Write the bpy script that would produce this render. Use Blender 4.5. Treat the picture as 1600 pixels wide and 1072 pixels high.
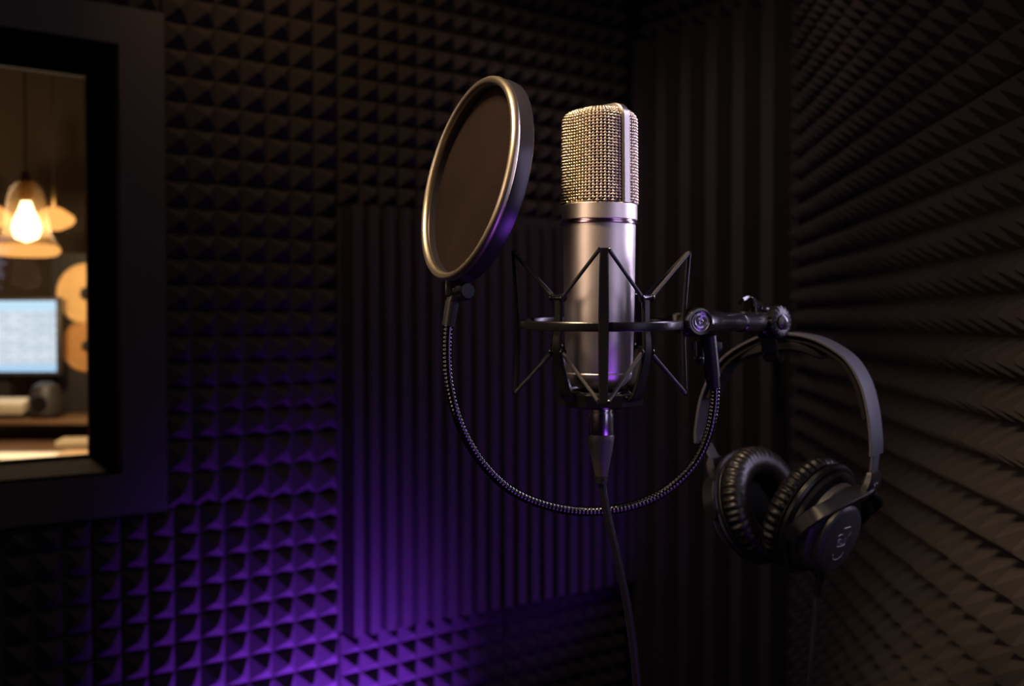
import bpy, math, random
from mathutils import Vector, Matrix
import numpy as np
random.seed(4)
sc = bpy.context.scene
for o in list(bpy.data.objects): bpy.data.objects.remove(o)
col = sc.collection
pi = math.pi

# ------------------------------------------------------------------ camera
CH = 1.25                      # camera height above the floor
PITCH = math.atan(36/1600)     # tilted slightly down
cam = bpy.data.cameras.new('camera'); cam.sensor_width = 36; cam.lens = 36
cam.clip_start = 0.02; cam.clip_end = 40
cam.dof.use_dof = True; cam.dof.focus_distance = 0.665; cam.dof.aperture_fstop = 7.1
cam.dof.aperture_blades = 0
co = bpy.data.objects.new('camera', cam); col.objects.link(co)
co.location = (0, 0, CH); co.rotation_euler = (pi/2 - PITCH, 0, 0)
sc.camera = co
sc.view_settings.view_transform = 'Standard'; sc.view_settings.look = 'None'
sc.view_settings.gamma = 1; sc.view_settings.use_curve_mapping = False
sc.view_settings.exposure = 0.0

# ------------------------------------------------------------------ world + lamps
w = bpy.data.worlds.new('world'); sc.world = w; w.use_nodes = True
bg = w.node_tree.nodes['Background']; bg.inputs[0].default_value = (0.02, 0.015, 0.015, 1); bg.inputs[1].default_value = 0.1

def area(name, loc, target, sx, sy, power, color, spread=180):
    l = bpy.data.lights.new(name, 'AREA'); l.shape = 'RECTANGLE'; l.size = sx; l.size_y = sy
    l.energy = power; l.color = color; l.spread = math.radians(spread)
    o = bpy.data.objects.new(name, l); col.objects.link(o); o.location = loc
    o.rotation_euler = (Vector(target) - Vector(loc)).to_track_quat('-Z', 'Y').to_euler()
    return o
def point(name, loc, power, color, r=0.03):
    l = bpy.data.lights.new(name, 'POINT'); l.energy = power; l.color = color; l.shadow_soft_size = r
    o = bpy.data.objects.new(name, l); col.objects.link(o); o.location = loc
    return o
def spot(name, loc, target, power, color, ang, r=0.03, blend=0.6):
    l = bpy.data.lights.new(name, 'SPOT'); l.energy = power; l.color = color; l.shadow_soft_size = r
    l.spot_size = math.radians(ang); l.spot_blend = blend
    o = bpy.data.objects.new(name, l); col.objects.link(o); o.location = loc
    o.rotation_euler = (Vector(target) - Vector(loc)).to_track_quat('-Z', 'Y').to_euler()
    return o
MIC = Vector((0.0595, 0.70, CH))
# warm lamps, left of the microphone and above it, plus an added side fill
area('warm_key_lamp', (-0.27, 0.46, CH+0.66), (0.045, 0.72, CH+0.05), 0.20, 0.20, 1.05, (1.0, 0.73, 0.46), 46)
area('warm_side_fill', (-0.52, 0.26, CH+0.16), (0.055, 0.70, CH+0.02), 0.42, 0.34, 0.10, (1.0, 0.70, 0.50), 32)  # added fill that browns the left side of the microphone body
spot('warm_ceiling_lamp', (-0.35, 1.55, CH+0.98), (-0.42, 2.05, CH+0.62), 4.2, (1.0, 0.60, 0.28), 84, 0.05, 1.0)
# cool strip lamp and soft panel by the right wall, outside the frame
area('cool_strip_lamp', (0.462, 0.80, CH+0.10), (0.07, 0.70, CH+0.02), 0.05, 0.60, 1.35, (0.76, 0.68, 1.0), 110)
area('cool_panel_lamp', (0.440, 0.48, CH+0.06), (0.10, 0.74, CH-0.02), 0.34, 0.50, 0.36, (0.72, 0.66, 1.0), 120)
# violet LED lamp on the floor close to the window wall, an added violet fill, and a small violet lamp below the camera
def on_wall(t, off, z): return (-0.641+0.809*t+0.588*off, 1.95+0.588*t-0.809*off, CH+z)
area('violet_led_lamp', on_wall(0.32, 0.40, -1.12), on_wall(0.29, 0.0, -0.86), 0.16, 0.08, 8.8, (0.25, 0.044, 1.0), 78)
spot('violet_rib_fill', on_wall(0.95, 0.60, -0.82), on_wall(0.74, 0.0, -0.44), 9.0, (0.26, 0.055, 1.0), 82, 0.05, 1.0)  # added violet fill for the right part of the ribbed panel
area('violet_low_lamp', (0.33, 0.46, CH-0.40), (0.0, 0.71, CH-0.02), 0.20, 0.20, 0.08, (0.34, 0.08, 1.0), 60)
# dim ceiling light of the booth, then added fills
area('ceiling_light', (0.0, 0.9, CH+1.15), (-0.05, 2.0, CH-0.3), 0.6, 0.6, 1.15, (1.0, 0.76, 0.70), 140)
area('soft_left_fill', (-1.05, 0.85, CH+0.34), (0.55, 1.25, CH-0.15), 0.30, 0.30, 0.30, (1.0, 0.76, 0.68), 75)  # added fill, lights the right wall's foam facets from the left
spot('corner_rib_fill', on_wall(0.35, 0.22, 1.0), (0.52, 2.40, CH-0.10), 5.5, (1.0, 0.68, 0.74), 62, 0.05, 1.0)  # added spot to bring out the ribs on the back wall
spot('corner_top_fill', (0.22, 1.35, CH+1.1), (0.40, 2.43, CH-0.10), 6, (1.0, 0.66, 0.70), 74, 0.06, 1.0)  # added spot to brighten the foam in the back corner

# ------------------------------------------------------------------ helpers
def Wp(px, py, Y):
    """world point on the ray through a pixel at forward distance Y"""
    u = (px-800)/1600; v = (536-py)/1600
    c, s = math.cos(PITCH), math.sin(PITCH)
    d = Vector((u, c + v*s, -s + v*c))
    d *= Y/d.y
    return Vector((d.x, d.y, CH + d.z))

def catmull(pts, n=8):
    pts = [Vector(p) for p in pts]; out = []
    P = [pts[0]*2-pts[1]] + pts + [pts[-1]*2-pts[-2]]
    for i in range(1, len(P)-2):
        a, b, c, d = P[i-1:i+3]
        for k in range(n):
            t = k/n
            out.append(0.5*((2*b)+(c-a)*t+(2*a-5*b+4*c-d)*t*t+(3*b-a-3*c+d)*t**3))
    out.append(pts[-1]); return out
def resample(pts, step):
    out = [pts[0]]; acc = 0.0; L = 0
    seg = [(pts[i+1]-pts[i]).length for i in range(len(pts)-1)]
    tot = sum(seg); n = max(2, int(tot/step)); res = []; i = 0; cum = 0
    for k in range(n+1):
        s = tot*k/n
        while i < len(seg)-1 and cum+seg[i] < s: cum += seg[i]; i += 1
        f = (s-cum)/seg[i] if seg[i] > 0 else 0
        res.append(pts[i].lerp(pts[i+1], min(1, max(0, f))))
    return res
def frame_of(axis, up=(0, 0, 1)):
    """matrix whose Z is axis, Y as near 'up' as possible"""
    z = Vector(axis).normalized(); u = Vector(up)
    x = u.cross(z)
    if x.length < 1e-5: x = Vector((1, 0, 0)).cross(z)
    x.normalize(); y = z.cross(x)
    return Matrix((x, y, z)).transposed()
def xf(loc, rot3=None):
    m = (rot3 or Matrix.Identity(3)).to_4x4(); m.translation = Vector(loc); return m

ORG = {}
class MB:
    def __init__(s): s.v = []; s.f = []
    def add(s, vs, fs, M=None):
        b = len(s.v)
        s.v += [(M @ Vector(v)) if M else Vector(v) for v in vs]
        s.f += [tuple(b+i for i in f) for f in fs]; return s
    def box(s, c, size, rot=None, bev=0.0, seg=2):
        """box with rounded edges"""
        import bmesh
        bm = bmesh.new(); bmesh.ops.create_cube(bm, size=1)
        bmesh.ops.scale(bm, vec=size, verts=bm.verts)
        if bev > 0: bmesh.ops.bevel(bm, geom=list(bm.edges), offset=bev, segments=seg, affect='EDGES', profile=0.5)
        bm.verts.index_update()
        vs = [v.co.copy() for v in bm.verts]; fs = [[v.index for v in f.verts] for f in bm.faces]; bm.free()
        return s.add(vs, fs, xf(c, rot))
    def lathe(s, prof, M, seg=48, sy=1.0, fn=None):
        """profile [(r, z)] turned about local Z"""
        vs = []; fs = []; n = len(prof)
        for r, z in prof:
            for k in range(seg):
                a = 2*pi*k/seg; rr, zz = (fn(r, z, a) if fn else (r, z))
                vs.append((rr*math.cos(a), rr*math.sin(a)*sy, zz))
        for i in range(n-1):
            for k in range(seg):
                k2 = (k+1) % seg
                fs.append((i*seg+k, i*seg+k2, (i+1)*seg+k2, (i+1)*seg+k))
        if prof[0][0] > 1e-6: fs.append(tuple(reversed(range(seg))))
        if prof[-1][0] > 1e-6: fs.append(tuple(range((n-1)*seg, n*seg)))
        return s.add(vs, fs, M)
    def ring(s, prof, M, seg=64, sy=1.0, fn=None):
        """closed profile [(r, z)] turned about local Z"""
        vs = []; fs = []; n = len(prof)
        for r, z in prof:
            for k in range(seg):
                a = 2*pi*k/seg; rr, zz = (fn(r, z, a) if fn else (r, z))
                vs.append((rr*math.cos(a), rr*math.sin(a)*sy, zz))
        for i in range(n):
            j = (i+1) % n
            for k in range(seg):
                k2 = (k+1) % seg
                fs.append((i*seg+k, i*seg+k2, j*seg+k2, j*seg+k))
        return s.add(vs, fs, M)
    def tube(s, pts, r, seg=10, caps=True, closed=False):
        pts = [Vector(p) for p in pts]; n = len(pts)
        rad = r if isinstance(r, (list, tuple)) else [r]*n
        up = None; vs = []; fs = []
        for i in range(n):
            if closed: t = pts[(i+1) % n]-pts[i-1]
            else: t = pts[min(i+1, n-1)]-pts[max(i-1, 0)]
            t.normalize()
            if up is None:
                up = Vector((0, 0, 1)) if abs(t.z) < 0.9 else Vector((0, 1, 0))
            x = up.cross(t).normalized(); y = t.cross(x); up = y
            for k in range(seg):
                a = 2*pi*k/seg
                vs.append(pts[i]+x*math.cos(a)*rad[i]+y*math.sin(a)*rad[i])
        m = n if closed else n-1
        for i in range(m):
            j = (i+1) % n
            for k in range(seg):
                k2 = (k+1) % seg
                fs.append((i*seg+k, i*seg+k2, j*seg+k2, j*seg+k))
        if caps and not closed:
            fs.append(tuple(reversed(range(seg)))); fs.append(tuple(range((n-1)*seg, n*seg)))
        return s.add(vs, fs)
    def strap(s, pts, wide, widths, thick, round_=True):
        """rectangular bar swept along pts; wide = direction of its width (one or per point)"""
        pts = [Vector(p) for p in pts]; n = len(pts); vs = []; fs = []
        ws = widths if isinstance(widths, (list, tuple)) else [widths]*n
        th = thick if isinstance(thick, (list, tuple)) else [thick]*n
        for i in range(n):
            t = (pts[min(i+1, n-1)]-pts[max(i-1, 0)]).normalized()
            wd = Vector(wide[i] if isinstance(wide, list) else wide)
            wd = (wd - t*wd.dot(t)).normalized(); nn = t.cross(wd)
            a = ws[i]/2; b = th[i]/2; c = min(a, b)*0.45
            for (p, q) in ((-a, -b+c), (-a+c, -b), (a-c, -b), (a, -b+c), (a, b-c), (a-c, b), (-a+c, b), (-a, b-c)):
                vs.append(pts[i]+wd*p+nn*q)
        for i in range(n-1):
            for k in range(8):
                k2 = (k+1) % 8
                fs.append((i*8+k, i*8+k2, (i+1)*8+k2, (i+1)*8+k))
        fs.append(tuple(reversed(range(8)))); fs.append(tuple(range((n-1)*8, n*8)))
        return s.add(vs, fs)
    def build(s, name, mat, parent=None, smooth=True, ang=35, label=None, loc=None):
        me = bpy.data.meshes.new(name)
        if parent is not None: org = ORG[parent.name]
        else: org = Vector(loc) if loc is not None else Vector((0, 0, 0))
        me.from_pydata([tuple(v-org) for v in s.v], [], s.f)
        import bmesh
        bm = bmesh.new(); bm.from_mesh(me); bmesh.ops.recalc_face_normals(bm, faces=bm.faces); bm.to_mesh(me); bm.free()
        if smooth:
            me.shade_smooth(); me.set_sharp_from_angle(angle=math.radians(ang))
        me.materials.append(mat)
        o = bpy.data.objects.new(name, me); col.objects.link(o)
        if parent is not None: o.parent = parent
        else: o.location = org
        ORG[o.name] = org
        if label: o['label'] = label
        return o
def tag(o, label, cat, group=None, kind=None):
    o['label'] = label; o['category'] = cat
    if group: o['group'] = group
    if kind: o['kind'] = kind
    return o
def thing(name, loc, label, cat, group=None):
    o = bpy.data.objects.new(name, None); col.objects.link(o); o.location = loc; o.empty_display_size = 0.05
    ORG[o.name] = Vector(loc)
    return tag(o, label, cat, group)
def struct(o, label=None, cat=None):
    o['kind'] = 'structure'
    if label: o['label'] = label
    if cat: o['category'] = cat
    return o

# ------------------------------------------------------------------ materials
def mat(name, color, rough=0.5, metal=0.0, bump=0.0, bscale=200.0, spec=0.5, var=0.0, vscale=8.0, coat=0.0, aniso=None, sheen=0.0):
    m = bpy.data.materials.new(name); m.use_nodes = True; nt = m.node_tree; b = nt.nodes['Principled BSDF']
    b.inputs['Base Color'].default_value = (*color, 1); b.inputs['Roughness'].default_value = rough
    b.inputs['Metallic'].default_value = metal; b.inputs['Specular IOR Level'].default_value = spec
    b.inputs['Coat Weight'].default_value = coat; b.inputs['Sheen Weight'].default_value = sheen
    tc = nt.nodes.new('ShaderNodeTexCoord')
    if var > 0:
        n = nt.nodes.new('ShaderNodeTexNoise'); n.inputs['Scale'].default_value = vscale; n.inputs['Detail'].default_value = 4
        r = nt.nodes.new('ShaderNodeMixRGB'); r.inputs[1].default_value = (*[c*(1-var) for c in color], 1)
        r.inputs[2].default_value = (*[min(1, c*(1+var)) for c in color], 1)
        nt.links.new(tc.outputs['Object'], n.inputs['Vector']); nt.links.new(n.outputs['Fac'], r.inputs[0])
        nt.links.new(r.outputs[0], b.inputs['Base Color'])
    if bump > 0:
        n = nt.nodes.new('ShaderNodeTexNoise'); n.inputs['Scale'].default_value = bscale; n.inputs['Detail'].default_value = 3
        bp = nt.nodes.new('ShaderNodeBump'); bp.inputs['Strength'].default_value = bump; bp.inputs['Distance'].default_value = 0.001
        nt.links.new(tc.outputs['Object'], n.inputs['Vector']); nt.links.new(n.outputs['Fac'], bp.inputs['Height'])
        nt.links.new(bp.outputs[0], b.inputs['Normal'])
    return m
def emit(name, color, strength):
    m = bpy.data.materials.new(name); m.use_nodes = True; nt = m.node_tree; nt.nodes.clear()
    e = nt.nodes.new('ShaderNodeEmission'); e.inputs[0].default_value = (*color, 1); e.inputs[1].default_value = strength
    o = nt.nodes.new('ShaderNodeOutputMaterial'); nt.links.new(e.outputs[0], o.inputs[0]); return m

M_foam = mat('charcoal_foam', (0.060, 0.052, 0.050), 0.95, bump=0.5, bscale=260, spec=0.12, var=0.15, vscale=60)
M_foam2 = mat('dark_wedge_foam', (0.060, 0.052, 0.050), 0.95, bump=0.5, bscale=260, spec=0.12, var=0.15, vscale=60)
M_wall = mat('booth_wall_fabric', (0.02, 0.018, 0.018), 0.95, spec=0.1, bump=0.3)
M_floor = mat('booth_carpet', (0.03, 0.027, 0.03), 1.0, spec=0.05, bump=0.8, bscale=400)
M_frame = mat('painted_window_frame', (0.048, 0.040, 0.040), 0.6, bump=0.08, bscale=60, var=0.06)
M_reveal = mat('black_window_reveal', (0.003, 0.0026, 0.0026), 0.95, spec=0.0)
M_body = mat('satin_nickel', (0.62, 0.56, 0.54), 0.43, 1.0, bump=0.03, bscale=900)
M_collar = mat('satin_nickel_collar', (0.66, 0.60, 0.56), 0.42, 1.0, bump=0.03, bscale=900)
M_trim = mat('polished_groove', (0.42, 0.30, 0.38), 0.2, 1.0)
M_wire = mat('grille_wire', (0.74, 0.61, 0.46), 0.28, 1.0)
M_liner = mat('grille_liner', (0.035, 0.026, 0.02), 0.8, 0.0)
M_blackmet = mat('black_powder_coat', (0.008, 0.0075, 0.008), 0.26, 0.0, bump=0.06, bscale=700, spec=0.35)
M_blackgl = mat('gloss_black_plastic', (0.006, 0.0055, 0.006), 0.2, 0.0, spec=0.7)
M_hoop = mat('hoop_black_lacquer', (0.055, 0.05, 0.06), 0.28, 0.6, spec=0.8)
M_hoopf = mat('hoop_satin_metal', (0.50, 0.43, 0.31), 0.36, 1.0)
M_cord = mat('elastic_cord', (0.014, 0.012, 0.012), 0.6, bump=0.5, bscale=1500, spec=0.4)
M_rubber = mat('black_rubber', (0.008, 0.0075, 0.009), 0.35, spec=0.3)
M_boot = mat('grey_rubber_boot', (0.030, 0.026, 0.023), 0.5, bump=0.3, bscale=500)
M_goose = mat('gooseneck_steel', (0.10, 0.095, 0.10), 0.16, 1.0)
M_xlr = mat('connector_nickel', (0.55, 0.52, 0.55), 0.22, 1.0)
M_plast = mat('headphone_plastic', (0.034, 0.033, 0.042), 0.42, bump=0.10, bscale=1400, spec=0.6)
M_plastd = mat('headphone_dark_plastic', (0.008, 0.0075, 0.009), 0.32, spec=0.45)
M_leather = mat('pad_leatherette', (0.008, 0.007, 0.007), 0.36, bump=0.25, bscale=500, spec=0.42)
M_mark = mat('printed_mark', (0.30, 0.29, 0.32), 0.4)
M_cloth = mat('pad_cloth', (0.008, 0.007, 0.007), 0.95, spec=0.1)
M_disc = mat('turned_aluminium', (0.42, 0.40, 0.46), 0.3, 1.0, bump=0.5, bscale=300)
# pop screen: woven nylon
M_screen = mat('nylon_screen', (0.0135, 0.0085, 0.0068), 0.95, spec=0.03, var=0.25, vscale=25)
nt = M_screen.node_tree; b = nt.nodes['Principled BSDF']
tc = nt.nodes.new('ShaderNodeTexCoord')
hs = []
for dr in ('X', 'Z'):
    wv = nt.nodes.new('ShaderNodeTexWave'); wv.bands_direction = dr; wv.inputs['Scale'].default_value = 330
    nt.links.new(tc.outputs['Object'], wv.inputs['Vector']); hs.append(wv)
ad = nt.nodes.new('ShaderNodeMath'); nt.links.new(hs[0].outputs['Fac'], ad.inputs[0]); nt.links.new(hs[1].outputs['Fac'], ad.inputs[1])
bp = nt.nodes.new('ShaderNodeBump'); bp.inputs['Strength'].default_value = 0.5; bp.inputs['Distance'].default_value = 0.0004
nt.links.new(ad.outputs[0], bp.inputs['Height']); nt.links.new(bp.outputs[0], b.inputs['Normal'])
# window glass
M_glass = bpy.data.materials.new('window_glass'); M_glass.use_nodes = True; nt = M_glass.node_tree; nt.nodes.clear()
tr = nt.nodes.new('ShaderNodeBsdfTransparent'); tr.inputs[0].default_value = (0.93, 0.95, 0.94, 1)
gl = nt.nodes.new('ShaderNodeBsdfGlossy'); gl.inputs['Roughness'].default_value = 0.02
fr = nt.nodes.new('ShaderNodeFresnel'); fr.inputs[0].default_value = 1.45
mx = nt.nodes.new('ShaderNodeMixShader'); oo = nt.nodes.new('ShaderNodeOutputMaterial')
nt.links.new(fr.outputs[0], mx.inputs[0]); nt.links.new(tr.outputs[0], mx.inputs[1]); nt.links.new(gl.outputs[0], mx.inputs[2]); nt.links.new(mx.outputs[0], oo.inputs[0])

# ------------------------------------------------------------------ booth shell
PHI = math.radians(54)
D1 = Vector((math.sin(PHI), math.cos(PHI), 0)); N1 = Vector((D1.y, -D1.x, 0))     # window wall: along, into the booth
P1 = Vector((-0.641, 1.95, 0))
D2 = Vector((D1.y, -D1.x, 0)); N2 = Vector((-D1.x, -D1.y, 0))                      # back wall
P2 = P1 + D1*1.203
th3 = math.atan(0.09375)
D3 = Vector((-math.sin(th3), -math.cos(th3), 0)); N3 = Vector((-math.cos(th3), math.sin(th3), 0))
P3 = P2 + D2*0.509
BASE = 0.014                                                                      # foam backing thickness
TOP = 2.5
def rot_of(d): return Matrix.Rotation(math.atan2(d.y, d.x), 3, 'Z')
def wall_box(mb, P, D, N, t0, t1, z0, z1, w0, w1):
    """slab from t0..t1 along the wall, w0..w1 behind its face"""
    c = P + D*((t0+t1)/2) - N*((w0+w1)/2); c = Vector((c.x, c.y, (z0+z1)/2))
    mb.box(c, (t1-t0, abs(w1-w0), z1-z0), rot_of(D)); return mb
# window opening (along t, heights)
WT0, WT1 = -1.05, -0.108
WZ0, WZ1 = CH-0.2805, CH+0.499
mb = MB()
wall_box(mb, P1, D1, N1, -1.95, WT0, 0, TOP, BASE+.0015, 0.20)
wall_box(mb, P1, D1, N1, WT1, 1.35, 0, TOP, BASE+.0015, 0.20)
wall_box(mb, P1, D1, N1, WT0, WT1, 0, WZ0, BASE+.0015, 0.20)
wall_box(mb, P1, D1, N1, WT0, WT1, WZ1, TOP, BASE+.0015, 0.20)
struct(mb.build('wall_left', M_wall, smooth=False))
struct(wall_box(MB(), P2, D2, N2, 0.0, 0.70, 0, TOP, BASE+.0015, 0.12).build('wall_back', M_wall, smooth=False))
struct(wall_box(MB(), P3, D3, N3, -0.05, 3.60, 0, TOP, BASE+.0015, 0.12).build('wall_right', M_wall, smooth=False))
E1 = P1 + D1*-1.95
struct(wall_box(MB(), E1, Vector((N1.x, N1.y, 0)), D1, -0.1, 2.7, 0, TOP, 0, 0.1).build('wall_side', M_wall, smooth=False))
E3 = P3 + D3*3.6; E4 = E1 + N1*2.7; dd = (E3-E4)
struct(wall_box(MB(), E4, dd.normalized(), Vector((-dd.y, dd.x, 0)).normalized(), -0.05, dd.length+0.1, 0, TOP, 0, 0.1).build('wall_rear', M_wall, smooth=False))
mb = MB(); pts = [E1 - N1*0.02, P1 + D1*1.25 - N1*0.02, P3+D2*0.05, E3 - N3*0.03, E4]
for nm, z0, z1, m in (('floor', -0.05, 0.0, M_floor), ('ceiling', TOP, TOP+0.05, M_wall)):
    mb = MB(); n = len(pts)
    vs = [(p.x, p.y, z0) for p in pts] + [(p.x, p.y, z1) for p in pts]
    fs = [tuple(range(n)), tuple(range(n, 2*n))] + [(i, (i+1) % n, n+(i+1) % n, n+i) for i in range(n)]
    mb.add(vs, fs); struct(mb.build(nm, m, smooth=False))

# ------------------------------------------------------------------ foam panels
def pyramid_panel(P, D, N, t0, t1, z0, z1, pitch, depth, label, holes=None, mt=None, group='pyramid foam tiles on the booth walls', tz=None):
    nx = max(1, round((t1-t0)/pitch)); nz = max(1, round((z1-z0)/pitch))
    px = (t1-t0)/nx; pz = (z1-z0)/nz
    g = 0.0012
    org = P + D*t0; org = Vector((org.x, org.y, z0)); R = rot_of(D)
    vs = []; fs = []; idx = {}
    def vtx(i, j, k, p):
        key = (i, j, k)
        if key not in idx: idx[key] = len(vs); vs.append(p)
        return idx[key]
    sx = (t1-t0-2*g)/(nx*px); sz = (z1-z0-2*g)/(nz*pz)
    rnd = random.Random(int((t0+5)*1000+(z0+5)*77))
    for i in range(nx):
        for j in range(nz):
            c = [vtx(a, b_, 0, (g+a*px*sx, 0.0, g+b_*pz*sz)) for a, b_ in ((i, j), (i+1, j), (i+1, j+1), (i, j+1))]
            jx = rnd.uniform(-.03, .03)*px; jz = rnd.uniform(-.03, .03)*pz
            cx, cz = g+(i+.5)*px*sx+jx, g+(j+.5)*pz*sz+jz; k = 0.045
            tip = [len(vs)+q for q in range(4)]
            dpt = -depth*rnd.uniform(.96, 1.0)
            vs += [(cx-px*k, dpt, cz-pz*k), (cx+px*k, dpt, cz-pz*k), (cx+px*k, dpt, cz+pz*k), (cx-px*k, dpt, cz+pz*k)]
            for q in range(4):
                q2 = (q+1) % 4; fs.append((c[q], c[q2], tip[q2], tip[q]))
            fs.append(tuple(tip))
    L, H = t1-t0-g, z1-z0-g
    # backing slab
    b = len(vs); vs += [(g, 0, g), (L, 0, g), (L, 0, H), (g, 0, H), (g, BASE, g), (L, BASE, g), (L, BASE, H), (g, BASE, H)]
    fs += [(b, b+1, b+5, b+4), (b+1, b+2, b+6, b+5), (b+2, b+3, b+7, b+6), (b+3, b, b+4, b+7), (b+4, b+5, b+6, b+7)]
    me = bpy.data.meshes.new('foam_tile'); me.from_pydata(vs, [], fs)
    import bmesh
    me.materials.append(mt or M_foam)
    o = bpy.data.objects.new('pyramid_foam_tile', me); col.objects.link(o)
    o.location = org; o.rotation_euler = R.to_euler()
    return tag(o, label, 'acoustic foam', group)
def wedge_panel(P, D, N, t0, t1, z0, z1, pitch, depth, label, tipw=0.06, valw=0.0, group='ribbed foam panels on the booth walls'):
    n = round((t1-t0)/pitch); p = (t1-t0)/n
    prof = []
    for i in range(n):
        x = i*p
        prof += [(x+valw*p/2, 0.0), (x+p*(.5-tipw), -depth), (x+p*(.5+tipw), -depth)]
        if valw > 0: prof.append((x+p-valw*p/2, 0.0))
    prof.append(((t1-t0), 0.0)) if valw == 0 else None
    if valw > 0: prof = [(0, 0)] + prof + [(t1-t0, 0)]
    H = z1-z0; m = len(prof); vs = []; fs = []
    rows = 1
    for zz in (0.001, H-0.001):
        vs += [(x, y, zz) for x, y in prof]
    for i in range(m-1): fs.append((i, i+1, m+i+1, m+i))
    b = len(vs); L = t1-t0
    vs += [(0, BASE, 0.001), (L, BASE, 0.001), (L, BASE, H-0.001), (0, BASE, H-0.001)]
    fs += [(b, b+1, b+2, b+3), tuple([b+1, b] + list(range(m))), tuple([b+3, b+2] + list(range(2*m-1, m-1, -1))), (0, b, b+3, m), (m-1, b+1, b+2, 2*m-1)]
    me = bpy.data.meshes.new('ribbed_foam'); me.from_pydata(vs, [], fs); me.materials.append(M_foam2)
    o = bpy.data.objects.new('ribbed_foam_panel', me); col.objects.link(o)
    org = P + D*t0; o.location = (org.x, org.y, z0); o.rotation_euler = rot_of(D).to_euler()
    return tag(o, label, 'acoustic foam', group)

PT = 0.0495; TS = PT*10
S1 = 0.340; FD = 0.030
FR = -0.0266                                   # outer right edge of the window frame
FZ0, FZ1 = CH-0.357, CH+0.568
zs = [CH-1.22, CH-0.725, CH-0.23, CH+0.265, CH+0.76, CH+1.24]
nmz = ['at the very bottom of the wall', 'low down beside the lower part of the ribbed panel', 'at the height of the window sill', 'at the height of the window head', 'above the window head']
# column between window and ribbed panel
for i in range(5):
    t0 = FR+0.006 if zs[i+1] > FZ0+0.1 and zs[i] < FZ1 else S1-TS
    lab = ['charcoal pyramid foam tile left of the ribbed panel, lowest by the floor',
           'charcoal pyramid foam tile below the window corner, washed in violet light',
           'charcoal pyramid foam tile between window frame and ribbed panel, level with the window sill',
           'charcoal pyramid foam tile between window frame and ribbed panel, level with the pendant bulb',
           'charcoal pyramid foam tile above and right of the window, warm lit near the ceiling'][i]
    if i in (2, 3):
        pyramid_panel(P1, D1, N1, FR+0.004, S1, zs[i], zs[i+1], PT*1.04 if False else (S1-FR-0.004)/7, FD, lab)
    elif i == 1:
        # runs under the window frame: split around its corner
        pyramid_panel(P1, D1, N1, FR+0.004, S1, FZ0-0.002, zs[2], (S1-FR-0.004)/7, FD, 'narrow charcoal pyramid foam strip at the lower right corner of the window frame')
        pyramid_panel(P1, D1, N1, S1-TS, S1, zs[1], FZ0-0.002, PT, FD, lab)
    elif i == 4:
        pyramid_panel(P1, D1, N1, FR+0.004, S1, zs[4], FZ1 if False else zs[5], (S1-FR-0.004)/7, FD, lab)
    else:
        pyramid_panel(P1, D1, N1, S1-TS, S1, zs[0], zs[1], PT, FD, lab)
# under the window
pyramid_panel(P1, D1, N1, S1-2*TS, S1-TS, zs[1], FZ0-0.002, PT, FD, 'charcoal pyramid foam tile below the window at the left edge of the view')
pyramid_panel(P1, D1, N1, S1-3*TS, S1-2*TS, zs[1], FZ0-0.002, PT, FD, 'charcoal pyramid foam tile below the far left half of the window')
pyramid_panel(P1, D1, N1, S1-2*TS, S1-TS, zs[0], zs[1], PT, FD, 'charcoal pyramid foam tile near the floor, below the one under the window')
# above the window
pyramid_panel(P1, D1, N1, FR-TS, FR+0.002, FZ1+0.002, zs[5], PT, FD, 'charcoal pyramid foam tile directly above the window\'s right end')
pyramid_panel(P1, D1, N1, FR-2*TS, FR-TS, FZ1+0.002, zs[5], PT, FD, 'charcoal pyramid foam tile above the middle of the window')
# ribbed panel and the pyramids above and below it
RZ0, RZ1 = CH-0.6615, CH+0.240
RE = 1.166
wedge_panel(P1, D1, N1, S1+0.001, RE-0.016, RZ0, RZ1, 0.0388, 0.054, 'charcoal ribbed foam panel with vertical grooves behind the microphone, violet at its lower left', tipw=0.28, valw=0.28)
for k, (a, b_) in enumerate(((S1+0.002, S1+0.425), (S1+0.425, RE-0.016))):
    sd = ['left', 'right'][k]
    pyramid_panel(P1, D1, N1, a, b_, RZ0-0.495, RZ0-0.002, PT*0.94, FD, 'charcoal pyramid foam tile under the violet ribbed panel, %s half' % sd)
    pyramid_panel(P1, D1, N1, a, b_, RZ1+0.002, RZ1+0.495, PT*0.94, FD, 'charcoal pyramid foam tile directly above the ribbed panel, %s half' % sd)
    pyramid_panel(P1, D1, N1, a, b_, RZ1+0.497, CH+1.24, PT*0.94, FD, 'charcoal pyramid foam tile in the top row above the ribbed panel, %s half' % sd)
# back wall, wide ribs
wedge_panel(P2, D2, N2, 0.004, 0.509-0.006, 0.02, CH+0.704, 0.077, 0.056, 'tall dark ribbed foam panel with wide ribs in the booth corner right of the microphone', tipw=0.20, valw=0.54)
pyramid_panel(P2, D2, N2, 0.004, 0.509-0.006, CH+0.708, CH+1.24, PT*0.94, FD, 'dark pyramid foam tile above the tall wide-ribbed panel')
# right wall
PR = 0.0454; TR = PR*11
rz = [CH-1.22+TR*k for k in range(5)]
rz = [CH-1.24+0.0, CH-0.744, CH-0.245, CH+0.2545, CH+0.754, CH+1.24]
names_r = ['nearest the corner', 'second from corner', 'third from corner', 'fourth from corner']
names_h = ['bottom row by the floor', 'row level with the headphone cups', 'row level with the headband', 'row level with the wire grille', 'top row']
for c in range(4):
    for r in range(5):
        if c == 3 and r in (0, 4): pass
        pyramid_panel(P3, D3, N3, 0.03+c*TR, 0.03+(c+1)*TR, rz[r], rz[r+1], PR, 0.034,
                      'dark pyramid foam, right wall, %s, %s' % (names_r[c], names_h[r]))

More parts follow.
